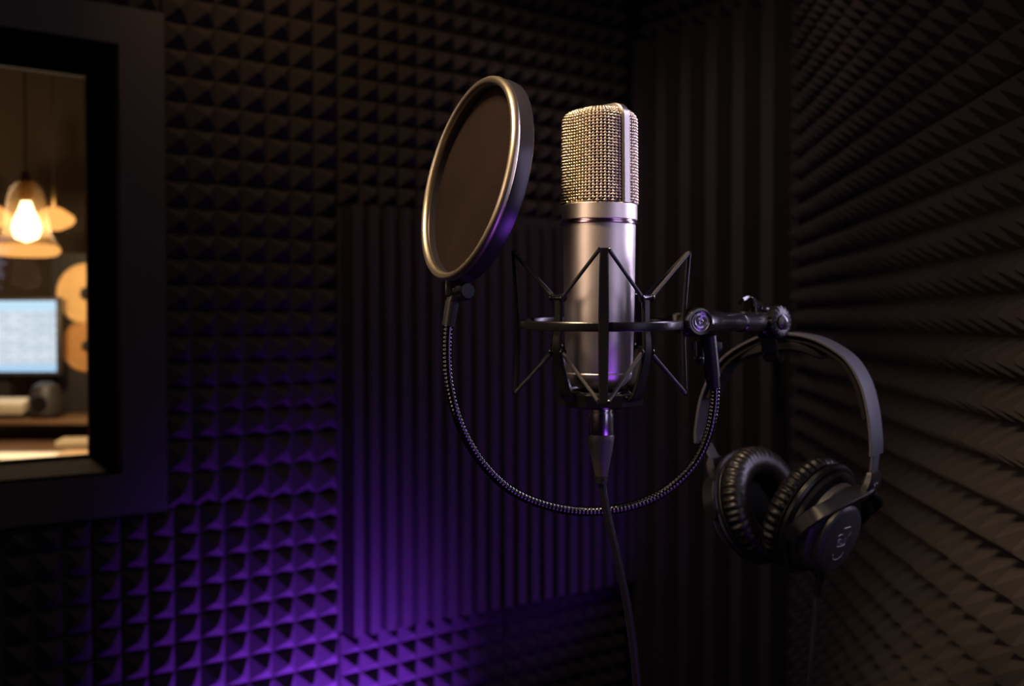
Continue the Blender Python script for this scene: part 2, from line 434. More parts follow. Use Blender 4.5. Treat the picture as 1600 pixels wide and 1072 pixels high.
# ------------------------------------------------------------------ window frame and glass
mb = MB(); fw = 0.040; fin = WT1
def fr_box(mb, t0, t1, z0, z1, w0, w1):
    return wall_box(mb, P1, D1, N1, t0, t1, z0, z1, w0, w1)
OUT = -0.030        # frame stands proud of the wall
wl = WT0-(FR-WT1)
win = MB()
fr_box(win, WT1, FR, FZ0, FZ1, OUT, 0.02); fr_box(win, wl, WT0, FZ0, FZ1, OUT, 0.02)
fr_box(win, WT0, WT1, WZ1, FZ1, OUT, 0.02); fr_box(win, WT0, WT1, FZ0, WZ0, OUT, 0.02)
wo = struct(win.build('window_1', M_frame, smooth=False), 'grey painted frame of the control room window in the foam covered wall', 'window')
rv = MB()
fr_box(rv, WT1-0.002, WT1+0.002, WZ0, WZ1, 0.0, 0.21); fr_box(rv, WT0-0.002, WT0+0.004, WZ0, WZ1, 0.0, 0.22)
fr_box(rv, WT0, WT1, WZ1-0.004, WZ1+0.002, OUT+.003, 0.22)
rv.build('window_reveal', M_reveal, wo, smooth=False, label='black reveal lining')
sl = MB(); fr_box(sl, WT0, WT1, WZ0-0.002, WZ0+0.006, OUT+0.002, 0.22)
sl.build('window_sill', mat('sill_paint', (0.010, 0.008, 0.0065), 0.9, spec=0.03), wo, smooth=False)
bd = MB(); q = 0.014; qs = 0.0015
fr_box(bd, WT1-0.002-qs, WT1-0.002, WZ0, WZ1, 0.186, 0.205); fr_box(bd, WT0, WT1, WZ1-0.004-q, WZ1-0.004, 0.185, 0.205); fr_box(bd, WT0, WT1, WZ0+.006, WZ0+.012, 0.190, 0.205)
bd.build('glazing_bead', mat('bead_paint', (0.006, 0.005, 0.004), 0.8, spec=0.05), wo, smooth=False)
gp = MB(); fr_box(gp, WT0, WT1-0.004, WZ0+0.006, WZ1-0.004, 0.192, 0.198)
gp.build('window_glass', M_glass, wo, smooth=False)

# ------------------------------------------------------------------ control room beyond the glass
M_croom = mat('control_room_plaster', (0.17, 0.12, 0.085), 0.9, var=0.15, vscale=3)
M_cfloor = mat('control_room_floor', (0.06, 0.045, 0.035), 0.6)
def cbox(t0, t1, z0, z1, w0, w1, nm, m):
    return struct(fr_box(MB(), t0, t1, z0, z1, w0, w1).build(nm, m, smooth=False))
cbox(-2.6, 1.7, 0, TOP+0.1, 3.9, 4.0, 'wall_control_room_back', M_croom)
cbox(1.6, 1.7, 0, TOP+0.1, 0.205, 3.9, 'wall_control_room_right', M_croom)
cbox(-2.6, -2.5, 0, TOP+0.1, 0.205, 3.9, 'wall_control_room_left', M_croom)
cbox(-2.6, 1.7, TOP+0.1, TOP+0.15, 0.205, 4.0, 'ceiling_control_room', mat('control_ceiling', (0.05, 0.04, 0.03), 0.9))
cbox(-2.6, 1.7, -0.05, 0.0, 0.205, 4.0, 'floor_control_room', M_cfloor)

M_desk = mat('walnut_desk', (0.17, 0.10, 0.055), 0.35, var=0.35, vscale=9)
M_dark = mat('dark_plastic', (0.03, 0.028, 0.028), 0.5)
M_cone = mat('amber_woven_cone', (0.75, 0.48, 0.20), 0.45, var=0.15, vscale=90)
M_cone2 = mat('copper_woven_cone', (0.50, 0.25, 0.08), 0.5, var=0.15, vscale=90)
M_key = mat('ivory_plastic', (0.85, 0.80, 0.66), 0.5)
M_bulb = emit('glowing_bulb', (1.0, 0.66, 0.32), 9)
M_shade = bpy.data.materials.new('lamp_glass'); M_shade.use_nodes = True
bb = M_shade.node_tree.nodes['Principled BSDF']; bb.inputs['Base Color'].default_value = (1.0, 0.72, 0.42, 1)
bb.inputs['Roughness'].default_value = 0.35; bb.inputs['Alpha'].default_value = 0.10
M_frost = emit('frosted_globe', (1.0, 0.40, 0.10), 1.6)
M_brass = mat('aged_brass', (0.45, 0.30, 0.14), 0.35, 1.0)

def pendant(px, py, Y, label, big):
    c = Wp(px, py, Y)
    t = thing('pendant_lamp', (c.x, c.y, TOP+0.1), label, 'lamp', None)
    MB().tube([(c.x, c.y, TOP+0.1), (c.x, c.y, c.z+0.13)], 0.0025, 8).build('lamp_cord', M_dark, t)
    MB().lathe([(0.0, 0.0), (0.05, -0.005), (0.055, -0.03), (0.0, -0.03)], xf((c.x, c.y, TOP+0.1)), 24).build('ceiling_rose', M_brass, t)
    MB().lathe([(0.0, 0.15), (0.012, 0.15), (0.020, 0.12), (0.022, 0.07), (0.018, 0.055), (0.0, 0.055)], xf(c), 24).build('lamp_socket', M_brass, t)
    if big:
        MB().lathe([(0.0, 0.06), (0.014, 0.055), (0.022, 0.03), (0.040, -0.01), (0.044, -0.035), (0.034, -0.062), (0.0, -0.075)], xf(c), 32).build('light_bulb', M_bulb, t)
        sh = MB()
        prof = [(0.022, 0.12), (0.045, 0.10), (0.058, 0.06), (0.064, 0.0), (0.075, -0.05), (0.100, -0.095)]
        sh.ring([(r, z) for r, z in prof] + [(r-0.002, z-0.001) for r, z in reversed(prof)], xf(c), 48)
        sh.build('lamp_shade', M_shade, t)
        MB().ring([(0.07+0.032*math.cos(2*pi*k/12), -0.100+0.020*math.sin(2*pi*k/12)) for k in range(12)], xf(c), 48).build('shade_rim', emit('emissive_shade_rim', (1.0, 0.42, 0.11), 1.35), t)  # rim emits its own glow in place of light caught from the bulb
    else:
        MB().lathe([(0.0, 0.055), (0.03, 0.05), (0.075, 0.02), (0.085, 0.0), (0.07, -0.02), (0.03, -0.04), (0.0, -0.045)], xf(c), 32).build('lamp_globe', M_frost, t)
    return c
c = pendant(41, 342, 3.3, 'pendant lamp with a clear glowing bulb and flared glass shade behind the window', True)
point('pendant_bulb_light', (c.x, c.y, c.z-0.18), 26, (1.0, 0.68, 0.40), 0.05)
point('pendant_upper_light', (c.x, c.y+0.35, c.z+0.02), 8, (1.0, 0.64, 0.36), 0.04)
pendant(84, 344, 4.3, 'small oval pendant lamp glowing right of the clear bulb, farther back', False)
pendant(-14, 340, 4.3, 'small oval pendant lamp glowing left of the clear bulb, farther back', False)

# desk
DZ = CH-0.46
t = thing('desk', Wp(0, 500, 3.6).to_2d().to_3d(), 'walnut studio desk behind the window glass under the computer monitor', 'desk')
xl, xr, yn, yf = -3.1, -1.25, 3.25, 4.35
MB().box(((xl+xr)/2, (yn+yf)/2, DZ-0.02), (xr-xl, yf-yn, 0.04), bev=0.006).build('desktop', M_desk, t)
for x in (xl+.06, xr-.06):
    for y in (yn+.06, yf-.06):
        MB().box((x, y, (DZ-.04)/2), (0.06, 0.06, DZ-.04), bev=0.005).build('leg', M_dark, t)
MB().box(((xl+xr)/2, yf-0.26, DZ+0.075), (xr-xl-0.1, 0.50, 0.02), bev=0.004).build('riser_shelf', M_desk, t)
for x in (xl+.1, xr-.1, (xl+xr)/2):
    MB().box((x, yf-0.20, DZ+0.0325), (0.03, 0.30, 0.065)).build('riser_support', M_dark, t)
SZ = DZ+0.085
# monitor
a = Wp(-110, 470, 3.98); b2 = Wp(88, 581, 3.98)
cx = (a.x+b2.x)/2; czm = (a.z+b2.z)/2; wd = b2.x-a.x; hg = a.z-b2.z
t = thing('computer_monitor', (cx, 4.1, SZ), 'computer monitor with a bright pale blue editing window standing on the desk', 'monitor')
MB().box((cx, 4.0, czm), (wd+0.03, 0.035, hg+0.03), bev=0.006).build('bezel', M_dark, t)
scr = MB().box((cx, 3.981, czm), (wd, 0.004, hg))
ms = bpy.data.materials.new('lit_screen'); ms.use_nodes = True; nt = ms.node_tree; nt.nodes.clear()
tc = nt.nodes.new('ShaderNodeTexCoord'); sp = nt.nodes.new('ShaderNodeSeparateXYZ'); nt.links.new(tc.outputs['Generated'], sp.inputs[0])
br = nt.nodes.new('ShaderNodeTexBrick'); br.inputs['Scale'].default_value = 4.0; br.inputs['Color1'].default_value = (0.60, 0.66, 0.76, 1); br.inputs['Color2'].default_value = (0.74, 0.79, 0.88, 1)
br.inputs['Mortar'].default_value = (0.42, 0.50, 0.62, 1); br.inputs['Mortar Size'].default_value = 0.02; br.offset = 0.3
mp = nt.nodes.new('ShaderNodeMapping'); mp.inputs['Rotation'].default_value = (pi/2, 0, 0); mp.inputs['Scale'].default_value = (1, 1, 1)
nt.links.new(tc.outputs['Generated'], mp.inputs[0]); nt.links.new(mp.outputs[0], br.inputs['Vector'])
gt = nt.nodes.new('ShaderNodeMath'); gt.operation = 'GREATER_THAN'; gt.inputs[1].default_value = 0.86; nt.links.new(sp.outputs['Z'], gt.inputs[0])
lt = nt.nodes.new('ShaderNodeMath'); lt.operation = 'LESS_THAN'; lt.inputs[1].default_value = 0.10; nt.links.new(sp.outputs['Z'], lt.inputs[0])
m1 = nt.nodes.new('ShaderNodeMixRGB'); m1.inputs[2].default_value = (0.55, 0.74, 0.92, 1); nt.links.new(gt.outputs[0], m1.inputs[0]); nt.links.new(br.outputs['Color'], m1.inputs[1])
m2 = nt.nodes.new('ShaderNodeMixRGB'); m2.inputs[2].default_value = (0.42, 0.62, 0.85, 1); nt.links.new(lt.outputs[0], m2.inputs[0]); nt.links.new(m1.outputs[0], m2.inputs[1])
e = nt.nodes.new('ShaderNodeEmission'); e.inputs[1].default_value = 1.25; nt.links.new(m2.outputs[0], e.inputs[0])
oo = nt.nodes.new('ShaderNodeOutputMaterial'); nt.links.new(e.outputs[0], oo.inputs[0])
scr.build('screen', ms, t, smooth=False)
MB().box((cx, 4.06, (SZ+czm)/2), (0.06, 0.03, czm-SZ)).box((cx, 4.06, SZ+0.008), (0.24, 0.18, 0.016), bev=0.005).build('monitor_stand', M_dark, t)
# studio speaker with two amber cones
sc0 = Wp(135, 500, 4.12)
t = thing('studio_speaker', (sc0.x, 4.24, SZ), 'dark studio speaker with two amber cones stacked, right of the computer monitor', 'speaker')
MB().box((sc0.x, 4.24, (SZ+CH+0.27)/2), (0.30, 0.22, CH+0.27-SZ), bev=0.01).build('cabinet', M_dark, t)
for zc, rr in ((Wp(0, 459, 4.12).z, 0.122), (Wp(0, 541, 4.12).z, 0.105)):
    Mx = xf((sc0.x, 4.128, zc), frame_of((0, -1, 0)))
    wf = MB().ring([(rr, 0), (rr, 0.006), (rr*0.93, 0.010), (rr*.86, 0.004), (rr*.86, 0)], Mx, 48).build('woofer', M_cone if rr > .11 else M_cone2, t)
    MB().lathe([(rr*.86, 0.004), (rr*.5, -0.020), (rr*.28, -0.034)], Mx, 48).build('cone', M_cone if rr > .11 else M_cone2, wf)
    MB().lathe([(rr*.28, -0.02), (rr*.26, 0.0), (rr*.15, 0.012), (0.0, 0.016)], Mx, 32).build('dust_cap', M_dark, wf)
# things on the desk
c0 = Wp(45, 640, 3.90); KZ = SZ+0.022; kx = c0.x-0.26; Rk = Matrix.Rotation(math.radians(14), 3, 'X')
t = thing('synthesizer_keyboard', (kx, 3.90, SZ), 'small pale keyboard on the desk riser below the computer monitor', 'keyboard')
MB().box((kx, 3.92, KZ+0.022), (0.50, 0.11, 0.035), Rk, bev=0.006).build('case', mat('tan_case', (0.50, 0.44, 0.33), 0.5), t)
for i in range(16): MB().box((kx-0.236+i*0.0315, 3.905, KZ+0.042), (0.028, 0.08, 0.009), Rk, bev=0.002).build('key', M_key, t)
c0 = Wp(72, 622, 3.90)
t = thing('desk_speaker', (c0.x, 3.90, SZ), 'small dark rounded speaker on the desk riser below the monitor corner', 'speaker')
bs = Wp(72, 597, 3.90).z; hs_ = bs-SZ
MB().lathe([(0.0, 0.001), (0.042, 0.001), (0.058, 0.02), (0.062, hs_*.55), (0.046, hs_*.9), (0.02, hs_), (0.0, hs_)], xf((c0.x, 3.90, SZ)), 32).build('shell', M_dark, t)
MB().lathe([(0.030, 0), (0.028, 0.004), (0.0, 0.002)], xf((c0.x, 3.90-0.060, SZ+0.06), frame_of((0, -1, 0))), 24).build('speaker_grille', M_blackmet, t)
DZ = DZ+0.001
c0 = Wp(30, 705, 3.32)
t = MB().box((c0.x-0.05, 3.345, DZ+0.008), (0.36, 0.17, 0.014), Matrix.Rotation(0.03, 3, 'Z'), bev=0.003).build('notebook', mat('white_paper', (0.95, 0.93, 0.82), 0.6), smooth=False, loc=(c0.x, 3.34, DZ))
tag(t, 'open white notebook lying along the near edge of the desk', 'notebook')
for (px, py, Y, sx, label, cc) in ((118, 700, 3.36, 0.10, 'tan pad of paper on the desk edge right of the white notebook', (0.55, 0.38, 0.22)),
                               (122, 655, 3.75, 0.13, 'cream folded sheet on the desk below the studio speaker', (0.6, 0.5, 0.33))):
    c0 = Wp(px, py, Y)
    t = MB().box((c0.x, Y, DZ+0.012), (sx, 0.14, 0.022), Matrix.Rotation(0.2, 3, 'Z'), bev=0.003).build('paper_pad', mat('pad_paper', cc, 0.6), smooth=False, loc=(c0.x, Y, DZ))
    tag(t, label, 'paper')

# ------------------------------------------------------------------ microphone
def zpx(y, Y): return Wp(800, y, Y).z
X0, Y0 = MIC.x, MIC.y
mic = thing('condenser_microphone', (X0, Y0, zpx(600, Y0)), 'silver large-diaphragm condenser microphone with woven wire grille in a black spider mount', 'microphone')
AX = xf((X0, Y0, 0))
zc1, zc0 = zpx(321, Y0), zpx(346, Y0); zg = zpx(353, Y0); zb = zpx(581, Y0); ze = zpx(606, Y0)
R1 = 0.0258; R2 = 0.0247; R3 = 0.0229
MB().lathe([(R2, zg), (R2, zg-0.002), (R2-0.0006, (zg+zb)/2), (R3, zb+0.001), (R3-0.0006, zb), (0.0, zb)], AX, 96).build('body', M_body, mic)
MB().lathe([(0.0, zb+0.0002), (R3-0.0008, zb), (R3-0.0003, zb-0.001), (R3-0.001, zb-0.004), (R3-0.005, zb-0.0085), (0.0155, ze+0.001), (0.014, ze), (0.0, ze)], AX, 96).build('base_cap', M_body, mic)
MB().lathe([(0.0, zc0), (R1-.0004, zc0), (R1, zc0+0.0005), (R1, zc1-0.0006), (R1-.0006, zc1), (0.0215, zc1), (0.0, zc1)], AX, 96).build('collar', M_collar, mic)
MB().lathe([(0.0, zg), (R2, zg), (R1+.0001, zg+0.0006), (R1+.0001, zg+0.0018), (R1-.0007, zg+0.0022), (R1-.0007, zc0), (0.0, zc0)], AX, 96).build('trim_ring', M_trim, mic)
MB().lathe([(0.0, ze), (0.013, ze), (0.013, ze-0.001), (0.0085, ze-0.001), (0.0085, zpx(634, Y0)), (0.0, zpx(634, Y0))], AX, 48).build('threaded_socket', M_blackgl, mic)
# grille: band plane along bv, address axis ba
baz = math.radians(40)
bv = Vector((math.sin(baz), -math.cos(baz), 0)); ba = Vector((-math.cos(baz), -math.sin(baz), 0))
HG = zpx(169, Y0-0.01) - zc1
AV, AA = 0.0236, 0.0232
def gsurf0(th, s, off=0.0):
    """th azimuth from bv; s 0..1 base to top; off = outward offset"""
    n = 2.55
    c, sn = math.cos(th), math.sin(th)
    r = 1.0/((abs(c)/AV)**n + (abs(sn)/AA)**n)**(1/n)
    k = abs(c)**1.5                                  # 1 on the band side
    hs = HG*(0.86*(1-k) + 0.86*k)                   # straight part
    L1 = hs; L2 = (HG-hs)*1.35 + r*0.75; L = L1+L2
    d = s*L
    if d < L1: rr, z = r+off, d
    else:
        ph = (d-L1)/L2*pi/2
        ex = 0.62*(1-k)+0.42*k
        rr = (r)*(math.cos(ph)**ex if ph < pi/2-1e-6 else 0.0)+off*math.cos(ph)
        z = hs + (HG-hs)*(math.sin(ph)**0.85) + off*math.sin(ph)
    lean = 1.0 - 0.03*(z/HG)
    rr *= lean
    p = bv*(c*rr) + ba*(sn*rr)
    return Vector((X0+p.x, Y0+p.y, zc1+z))
GT = {}
def gsurf(th, s, off=0.0):
    """the same by arc length along the profile"""
    key = round(th, 5)
    if key not in GT:
        q = [gsurf0(th, i/80) for i in range(81)]; L = [0.0]
        for a_, b_ in zip(q, q[1:]): L.append(L[-1]+(b_-a_).length)
        GT[key] = [l/L[-1] for l in L]
    return gsurf0(th, float(np.interp(s, GT[key], np.linspace(0, 1, 81))), off)
NC, NR = 60, 38
smax = 0.93
wire = MB(); SUB = 4; amp = 0.00060; wr = 0.00036; wc = 0.00070
for j in range(NR+1):
    s = smax*(j+0.5)/(NR+1); pts = []
    for i in range(NC*SUB):
        th = 2*pi*i/(NC*SUB)
        pts.append(gsurf(th, s, amp*math.cos(pi*(i/SUB+j))))
    wire.tube(pts, [wr+wc*max(0, math.cos(pi*(i/SUB+j)))**2 for i in range(NC*SUB)], 7, caps=False, closed=True)
for i in range(NC):
    th = 2*pi*i/NC; pts = []
    for q in range(NR*4+1):
        u = q/4
        pts.append(gsurf(th, smax*(u+0.5)/(NR+1), -amp*math.cos(pi*(i+u))))
    wire.tube(pts, [wr+wc*max(0, -math.cos(pi*(i+q/4)))**2 for q in range(NR*4+1)], 7, caps=False)
wire.build('wire_grille', M_wire, mic, ang=80, label='woven gold-silver wire mesh')
ln = MB(); NS = 30; NT = 60; vs = []; fs = []
for q in range(NS+1):
    for i in range(NT): vs.append(gsurf(2*pi*i/NT, q/NS, -0.0014))
for q in range(NS):
    for i in range(NT): fs.append((q*NT+i, q*NT+(i+1) % NT, (q+1)*NT+(i+1) % NT, (q+1)*NT+i))
ln.add(vs, fs); ln.build('grille_liner', M_liner, mic)
# frame band over the grille
bp_ = []
bh = HG+0.0008; bw_ = AV*0.995+0.0010; cr = 0.0085
for q in range(11): bp_.append((bw_-0.0007*q/10, (bh-cr)*q/10))
for q in range(1, 9):
    a_ = q/8*pi/2; bp_.append((bw_-0.0007-cr+cr*math.cos(a_), bh-cr+cr*math.sin(a_)))
bp_ += [(0.008, bh+0.0002), (0.0, bh+0.0003)]
full = bp_ + [(-x, z) for x, z in reversed(bp_[:-1])]
pts = [Vector((X0, Y0, zc1)) + bv*x + Vector((0, 0, z)) for x, z in full]
MB().strap(pts, ba, 0.0066, 0.0040).build('grille_frame', mat('grille_frame_metal', (0.46, 0.42, 0.40), 0.36, 1.0), mic)

# ------------------------------------------------------------------ shock mount
TL = math.radians(1.9)
RX = Matrix.Rotation(TL, 3, 'X')
mc = Vector((X0+0.001, Y0, zpx(506, Y0)))
sm = thing('shock_mount', mc, 'black spider shock mount with elastic cords around the silver microphone', 'shock mount')
def SMp(az, r, z):
    """az from towards the camera, + to the right"""
    return mc + RX @ Vector((r*math.sin(az), -r*math.cos(az), z))
AM = xf(mc, RX)
RO = 0.0545
MB().ring([(RO-0.0012, -0.0030), (RO+0.0012, -0.0030), (RO+0.0016, -0.0022), (RO+0.0016, 0.0022), (RO+0.0010, 0.0030), (RO-0.0010, 0.0030), (RO-0.0014, 0.0022), (RO-0.0014, -0.0022)], AM, 96).build('outer_ring', M_blackmet, sm)
azo = [math.radians(-3+90*k) for k in range(4)]; azi = [math.radians(42+90*k) for k in range(4)]
ZT, ZB = 0.0495, -0.0480
RI = 0.0415
for k, a_ in enumerate(azo):
    rad = Vector((math.sin(a_), -math.cos(a_), 0)); tng = RX @ Vector((math.cos(a_), math.sin(a_), 0))
    pp = [SMp(a_, RO+0.0050, ZT), SMp(a_, RO+0.0040, ZT*.75), SMp(a_, RO+0.0024, ZT*.3), SMp(a_, RO+0.0018, 0), SMp(a_, RO+0.0018, ZB*.3), SMp(a_, RO+0.0028, ZB*.75), SMp(a_, RO+0.0034, ZB)]
    post = MB().strap(catmull(pp, 4), tng, [0.0052+0.0016*math.sin(pi*min(1, i/24)) for i in range(25)], 0.0030).build('outer_post', M_blackmet, sm)
    for z in (ZT-0.001, ZB+0.001):
        rr = RO+0.0046 if z > 0 else RO+0.0032
        c_ = SMp(a_, rr, z)
        MB().tube([c_ - tng*.0038, c_ - tng*.002, c_ + tng*.002, c_ + tng*0.0038], [0.0017, 0.0012, 0.0012, 0.0017], 10).build('cord_hook', M_blackgl, post)
ZI, ZJ = 0.0180, -0.0175        # cradle hooks, upper and lower
for a_ in azi:
    tng = RX @ Vector((math.cos(a_), math.sin(a_), 0))
    pp = [SMp(a_, RI-0.0015, ZI+0.002), SMp(a_, RI-0.001, 0), SMp(a_, RI, -0.016), SMp(a_, RI-0.004, -0.034), SMp(a_, 0.0335, -0.046), SMp(a_, 0.0290, -0.0500)]
    n_ = len(catmull(pp, 5))
    arm = MB().strap(catmull(pp, 5), tng, [0.0058+0.004*min(1, max(0, (i-5)/14)) for i in range(n_)], 0.0030).build('cradle_arm', M_blackmet, sm)
    for z in (ZI, ZJ):
        c_ = SMp(a_, RI-0.0005, z)
        MB().tube([c_+tng*q for q in (-.0056, -.0046, -.0045, -.001, .001, .0045, .0046, .0056)], [.0026, .0026, .0018, .0014, .0014, .0018, .0026, .0026], 12).build('cord_hook', M_blackgl, arm)
# cradle base: octagonal cup floor
MB().ring([(0.0125, -0.0565), (0.024, -0.0565), (0.0305, -0.0545), (0.0315, -0.0465), (0.0300, -0.0455), (0.0280, -0.0500), (0.019, -0.0520), (0.0125, -0.0520)], xf(mc, RX @ Matrix.Rotation(math.radians(22.5), 3, 'Z')), 8).build('cradle_base', M_blackmet, sm, ang=10)
MB().ring([(0.016, -0.0512), (0.021, -0.0512), (0.021, -0.0470), (0.0195, -0.0455), (0.016, -0.0455)], AM, 48).build('locking_nut', M_blackgl, sm)
# elastic cords
for k in range(4):
    for sgn in (-1, 1):
        ai = azi[k] if sgn > 0 else azi[(k-1) % 4]
        to = RX @ Vector((math.cos(azo[k]), math.sin(azo[k]), 0)); ti = RX @ Vector((math.cos(ai), math.sin(ai), 0))
        for zo, zi, ro in ((ZT-0.001, ZI, RO+0.0046), (ZB+0.001, ZJ, RO+0.0032)):
            a0 = SMp(azo[k], ro, zo) + to*sgn*0.0030; b0 = SMp(ai, RI-0.0005, zi) - ti*sgn*0.0040
            MB().tube([a0, a0.lerp(b0, .33), a0.lerp(b0, .66), b0], [0.00135, 0.00125, 0.00125, 0.00135], 10).build('elastic_cord', M_cord, sm)
# arm from the ring to the swivel joint
J = Wp(1086, 503, 0.70)
ar = SMp(math.radians(93), RO+0.001, 0)
bk = MB().strap(catmull([SMp(math.radians(112), RO, 0), SMp(math.radians(100), RO+0.004, 0), J+Vector((-0.012, 0.004, 0.001)), J+Vector((-0.004, 0.004, 0))], 6), (0, 0, 1), 0.0105, 0.006)
bk.box(ar+Vector((0.002, 0.010, 0)), (0.010, 0.016, 0.013), bev=0.002)
bk.build('swivel_bracket', M_blackmet, sm)
# swivel joint: drum whose polished disc faces the camera
ja = Vector((0.34, -0.93, 0.03)).normalized()
JM = xf(J, frame_of(ja))
sw = MB().lathe([(0.0, -0.012), (0.0085, -0.012), (0.0098, -0.010), (0.0100, 0.0), (0.0098, 0.006), (0.0090, 0.008), (0.0076, 0.0082), (0.0074, 0.0070), (0, 0.0070)], JM, 48)
sw.build('swivel_drum', M_blackgl, sm)
MB().lathe([(0.0, 0.0070), (0.0015, 0.0080), (0.0030, 0.0074), (0.0044, 0.0080), (0.0058, 0.0074), (0.0066, 0.0080), (0.0070, 0.0070)], JM, 48).build('swivel_screw', M_disc, sm, label='bright turned screw face')

# ------------------------------------------------------------------ stand boom and clutch
K = Wp(1196, 503, 0.80)
far = Wp(1206, 500, 2.30)
far = Wp(1206, 500, 2.30*(((P2-N2*-0.060)-Vector((0,0,0))).dot(N2))/(Vector((far.x, far.y, 0)).dot(N2)))
st = thing('boom_arm', far, 'black boom arm with clutch knob right of the microphone, carrying the spider mount', 'boom arm')
dirb = (K-J).normalized()
MB().tube([J+dirb*0.006, J+dirb*0.010, J.lerp(K, .32), J.lerp(K, .33), J.lerp(K, .60), J.lerp(K, .61), K-dirb*0.006],
          [0.0068, 0.0076, 0.0076, 0.0068, 0.0068, 0.0078, 0.0078], 28).build('threaded_stub', M_blackgl, st)
ka = Vector((0.62, -0.78, -0.02)).normalized()
KM = xf(K+Vector((0.004, 0, 0)), frame_of(ka))
def knurl(r, z, a): return (r*(1+0.035*math.cos(16*a)), z) if 0.0035 < z < 0.011 else (r, z)
MB().lathe([(0.0, -0.018), (0.008, -0.018), (0.0110, -0.016), (0.0120, -0.010), (0.0120, 0.000), (0.010, 0.002), (0, .002)], KM, 40).build('clutch_housing', M_blackgl, st)
MB().lathe([(0.0, 0.0020), (0.010, 0.0020), (0.0125, 0.0036), (0.0130, 0.0060), (0.0125, 0.0100), (0.0105, 0.0115), (0.0070, 0.0118), (0.0, .0118)], KM, 96, fn=knurl).build('clutch_knob', mat('matt_black_knob', (0.005, 0.0045, 0.005), 0.3, spec=0.15), st)
MB().lathe([(0.0060, 0.0117), (0.0062, 0.0130), (0.0045, 0.0145), (0.0022, 0.0156), (0.0, 0.0160)], KM, 32).build('knob_cap', M_hoop, st, label='small shiny domed cap')
# wing lever over the clutch
lv = [Wp(1182, 478, 0.79), Wp(1178, 469, 0.79), Wp(1170, 466, 0.79), Wp(1158, 471, 0.785)]
MB().strap(catmull(lv, 5), (0.5, 0.85, 0), 0.007, 0.0030).tube([Wp(1182, 496, 0.795), Wp(1183, 474, 0.79)], 0.0042, 16).build('clamp_lever', M_blackgl, st)
# tube running back to the wall plate
MB().tube([K+Vector((0.002, 0.010, 0.0)), K+(far-K)*0.03, far], 0.0085, 24).build('boom_tube', M_blackmet, st)
MB().lathe([(0.0, 0), (0.020, 0.0), (0.020, 0.006), (0.012, 0.012), (0.0, 0.012)], xf(far, frame_of(Vector((-0.5, -1, 0)))), 32).build('wall_flange', M_blackmet, st)
# headphone hook under the clutch
hook = [K+Vector((0.000, -0.002, -0.010)), Wp(1201, 532, 0.815), Wp(1203, 551, 0.825), Wp(1207, 560, 0.845), Wp(1213, 561, 0.90), Wp(1214, 550, 0.925), Wp(1214, 535, 0.93)]
MB().strap(catmull(hook, 6), (1, 0.1, 0), 0.0125, 0.0050).build('headphone_hook', M_blackgl, st)

# ------------------------------------------------------------------ microphone cable
mcab = thing('microphone_cable', (X0, Y0, zpx(640, Y0)), 'black microphone cable with silver connector hanging below the silver microphone', 'cable')
cA = Wp(939, 634, Y0); 
def P2W(pts, Y): return [Wp(p[0], p[1], Y if len(p) < 3 else p[2]) for p in pts]
CM = xf((Wp(939, 640, Y0).x, Y0, 0))
z1, z0 = zpx(636, Y0), zpx(681, Y0)
MB().lathe([(0.0, z0), (0.0080, z0), (0.0086, z0+0.0010), (0.0086, z1-0.004), (0.0079, z1-0.0035), (0.0079, z1-0.003), (0.0086, z1-0.0025), (0.0086, z1), (0.0, z1)], CM, 48).build('connector_shell', M_xlr, mcab)
bt = [(0, 0.0090), (.06, .0093), (.12, .0090), (.35, .0078), (.42, .0072), (.6, .0058), (.8, .0046), (.9, .0040), (1, .0036)]
p0, p1 = Wp(938.5, 679, Y0), Wp(940, 755, Y0)
bpts = [p0.lerp(p1, a_) for a_, r in bt]
MB().tube(bpts, [r for a_, r in bt], 32).build('cable_boot', M_boot, mcab, ang=60)
rr_ = MB()
for a_ in (.86, .91, .96): rr_.tube([p0.lerp(p1, a_-.012), p0.lerp(p1, a_+.012)], .0046, 20)
rr_.build('boot_rings', M_rubber, mcab)
cp = P2W([(940, 745), (942, 765), (949, 805), (962, 860), (977, 930), (988, 1000), (996, 1072), (1004, 1150), (1010, 1300)], Y0)
cp += [Vector((0.12, 0.74, 0.50)), Vector((0.08, 0.80, 0.2)), Vector((0.0, 0.9, 0.012)), Vector((-0.3, 1.0, 0.006)), Vector((-0.6, 1.1, 0.006))]
MB().tube(catmull(cp, 8), 0.0028, 14).build('cable', M_rubber, mcab)

# ------------------------------------------------------------------ pop filter
YP = 0.715
pn = Vector((-0.875, -0.435, 0.20)).normalized()
pc = Wp(731, 280, YP)
pf = thing('pop_filter', pc, 'round pop filter with brown mesh screen on a ribbed gooseneck left of the microphone', 'pop filter')
PM = xf(pc, frame_of(pn))
RP = 162/1600*YP
TH = 0.0125
MB().ring([(RP-0.0060, -TH), (RP-0.0012, -TH), (RP-0.0002, -TH+0.0010), (RP+0.0003, -TH*.55), (RP-0.0003, -0.0015), (RP-0.0012, -0.0008), (RP-0.0060, -0.0008)], PM, 128).build('hoop', M_hoop, pf)
prf = [(RP-0.0027+0.0029*math.cos(a_), 0.0004+0.0036*math.sin(a_)) for a_ in [2*pi*k/12 for k in range(12)]]
MB().ring(prf, PM, 128).build('front_ring', M_hoopf, pf, ang=80, label='satin metal front ring')
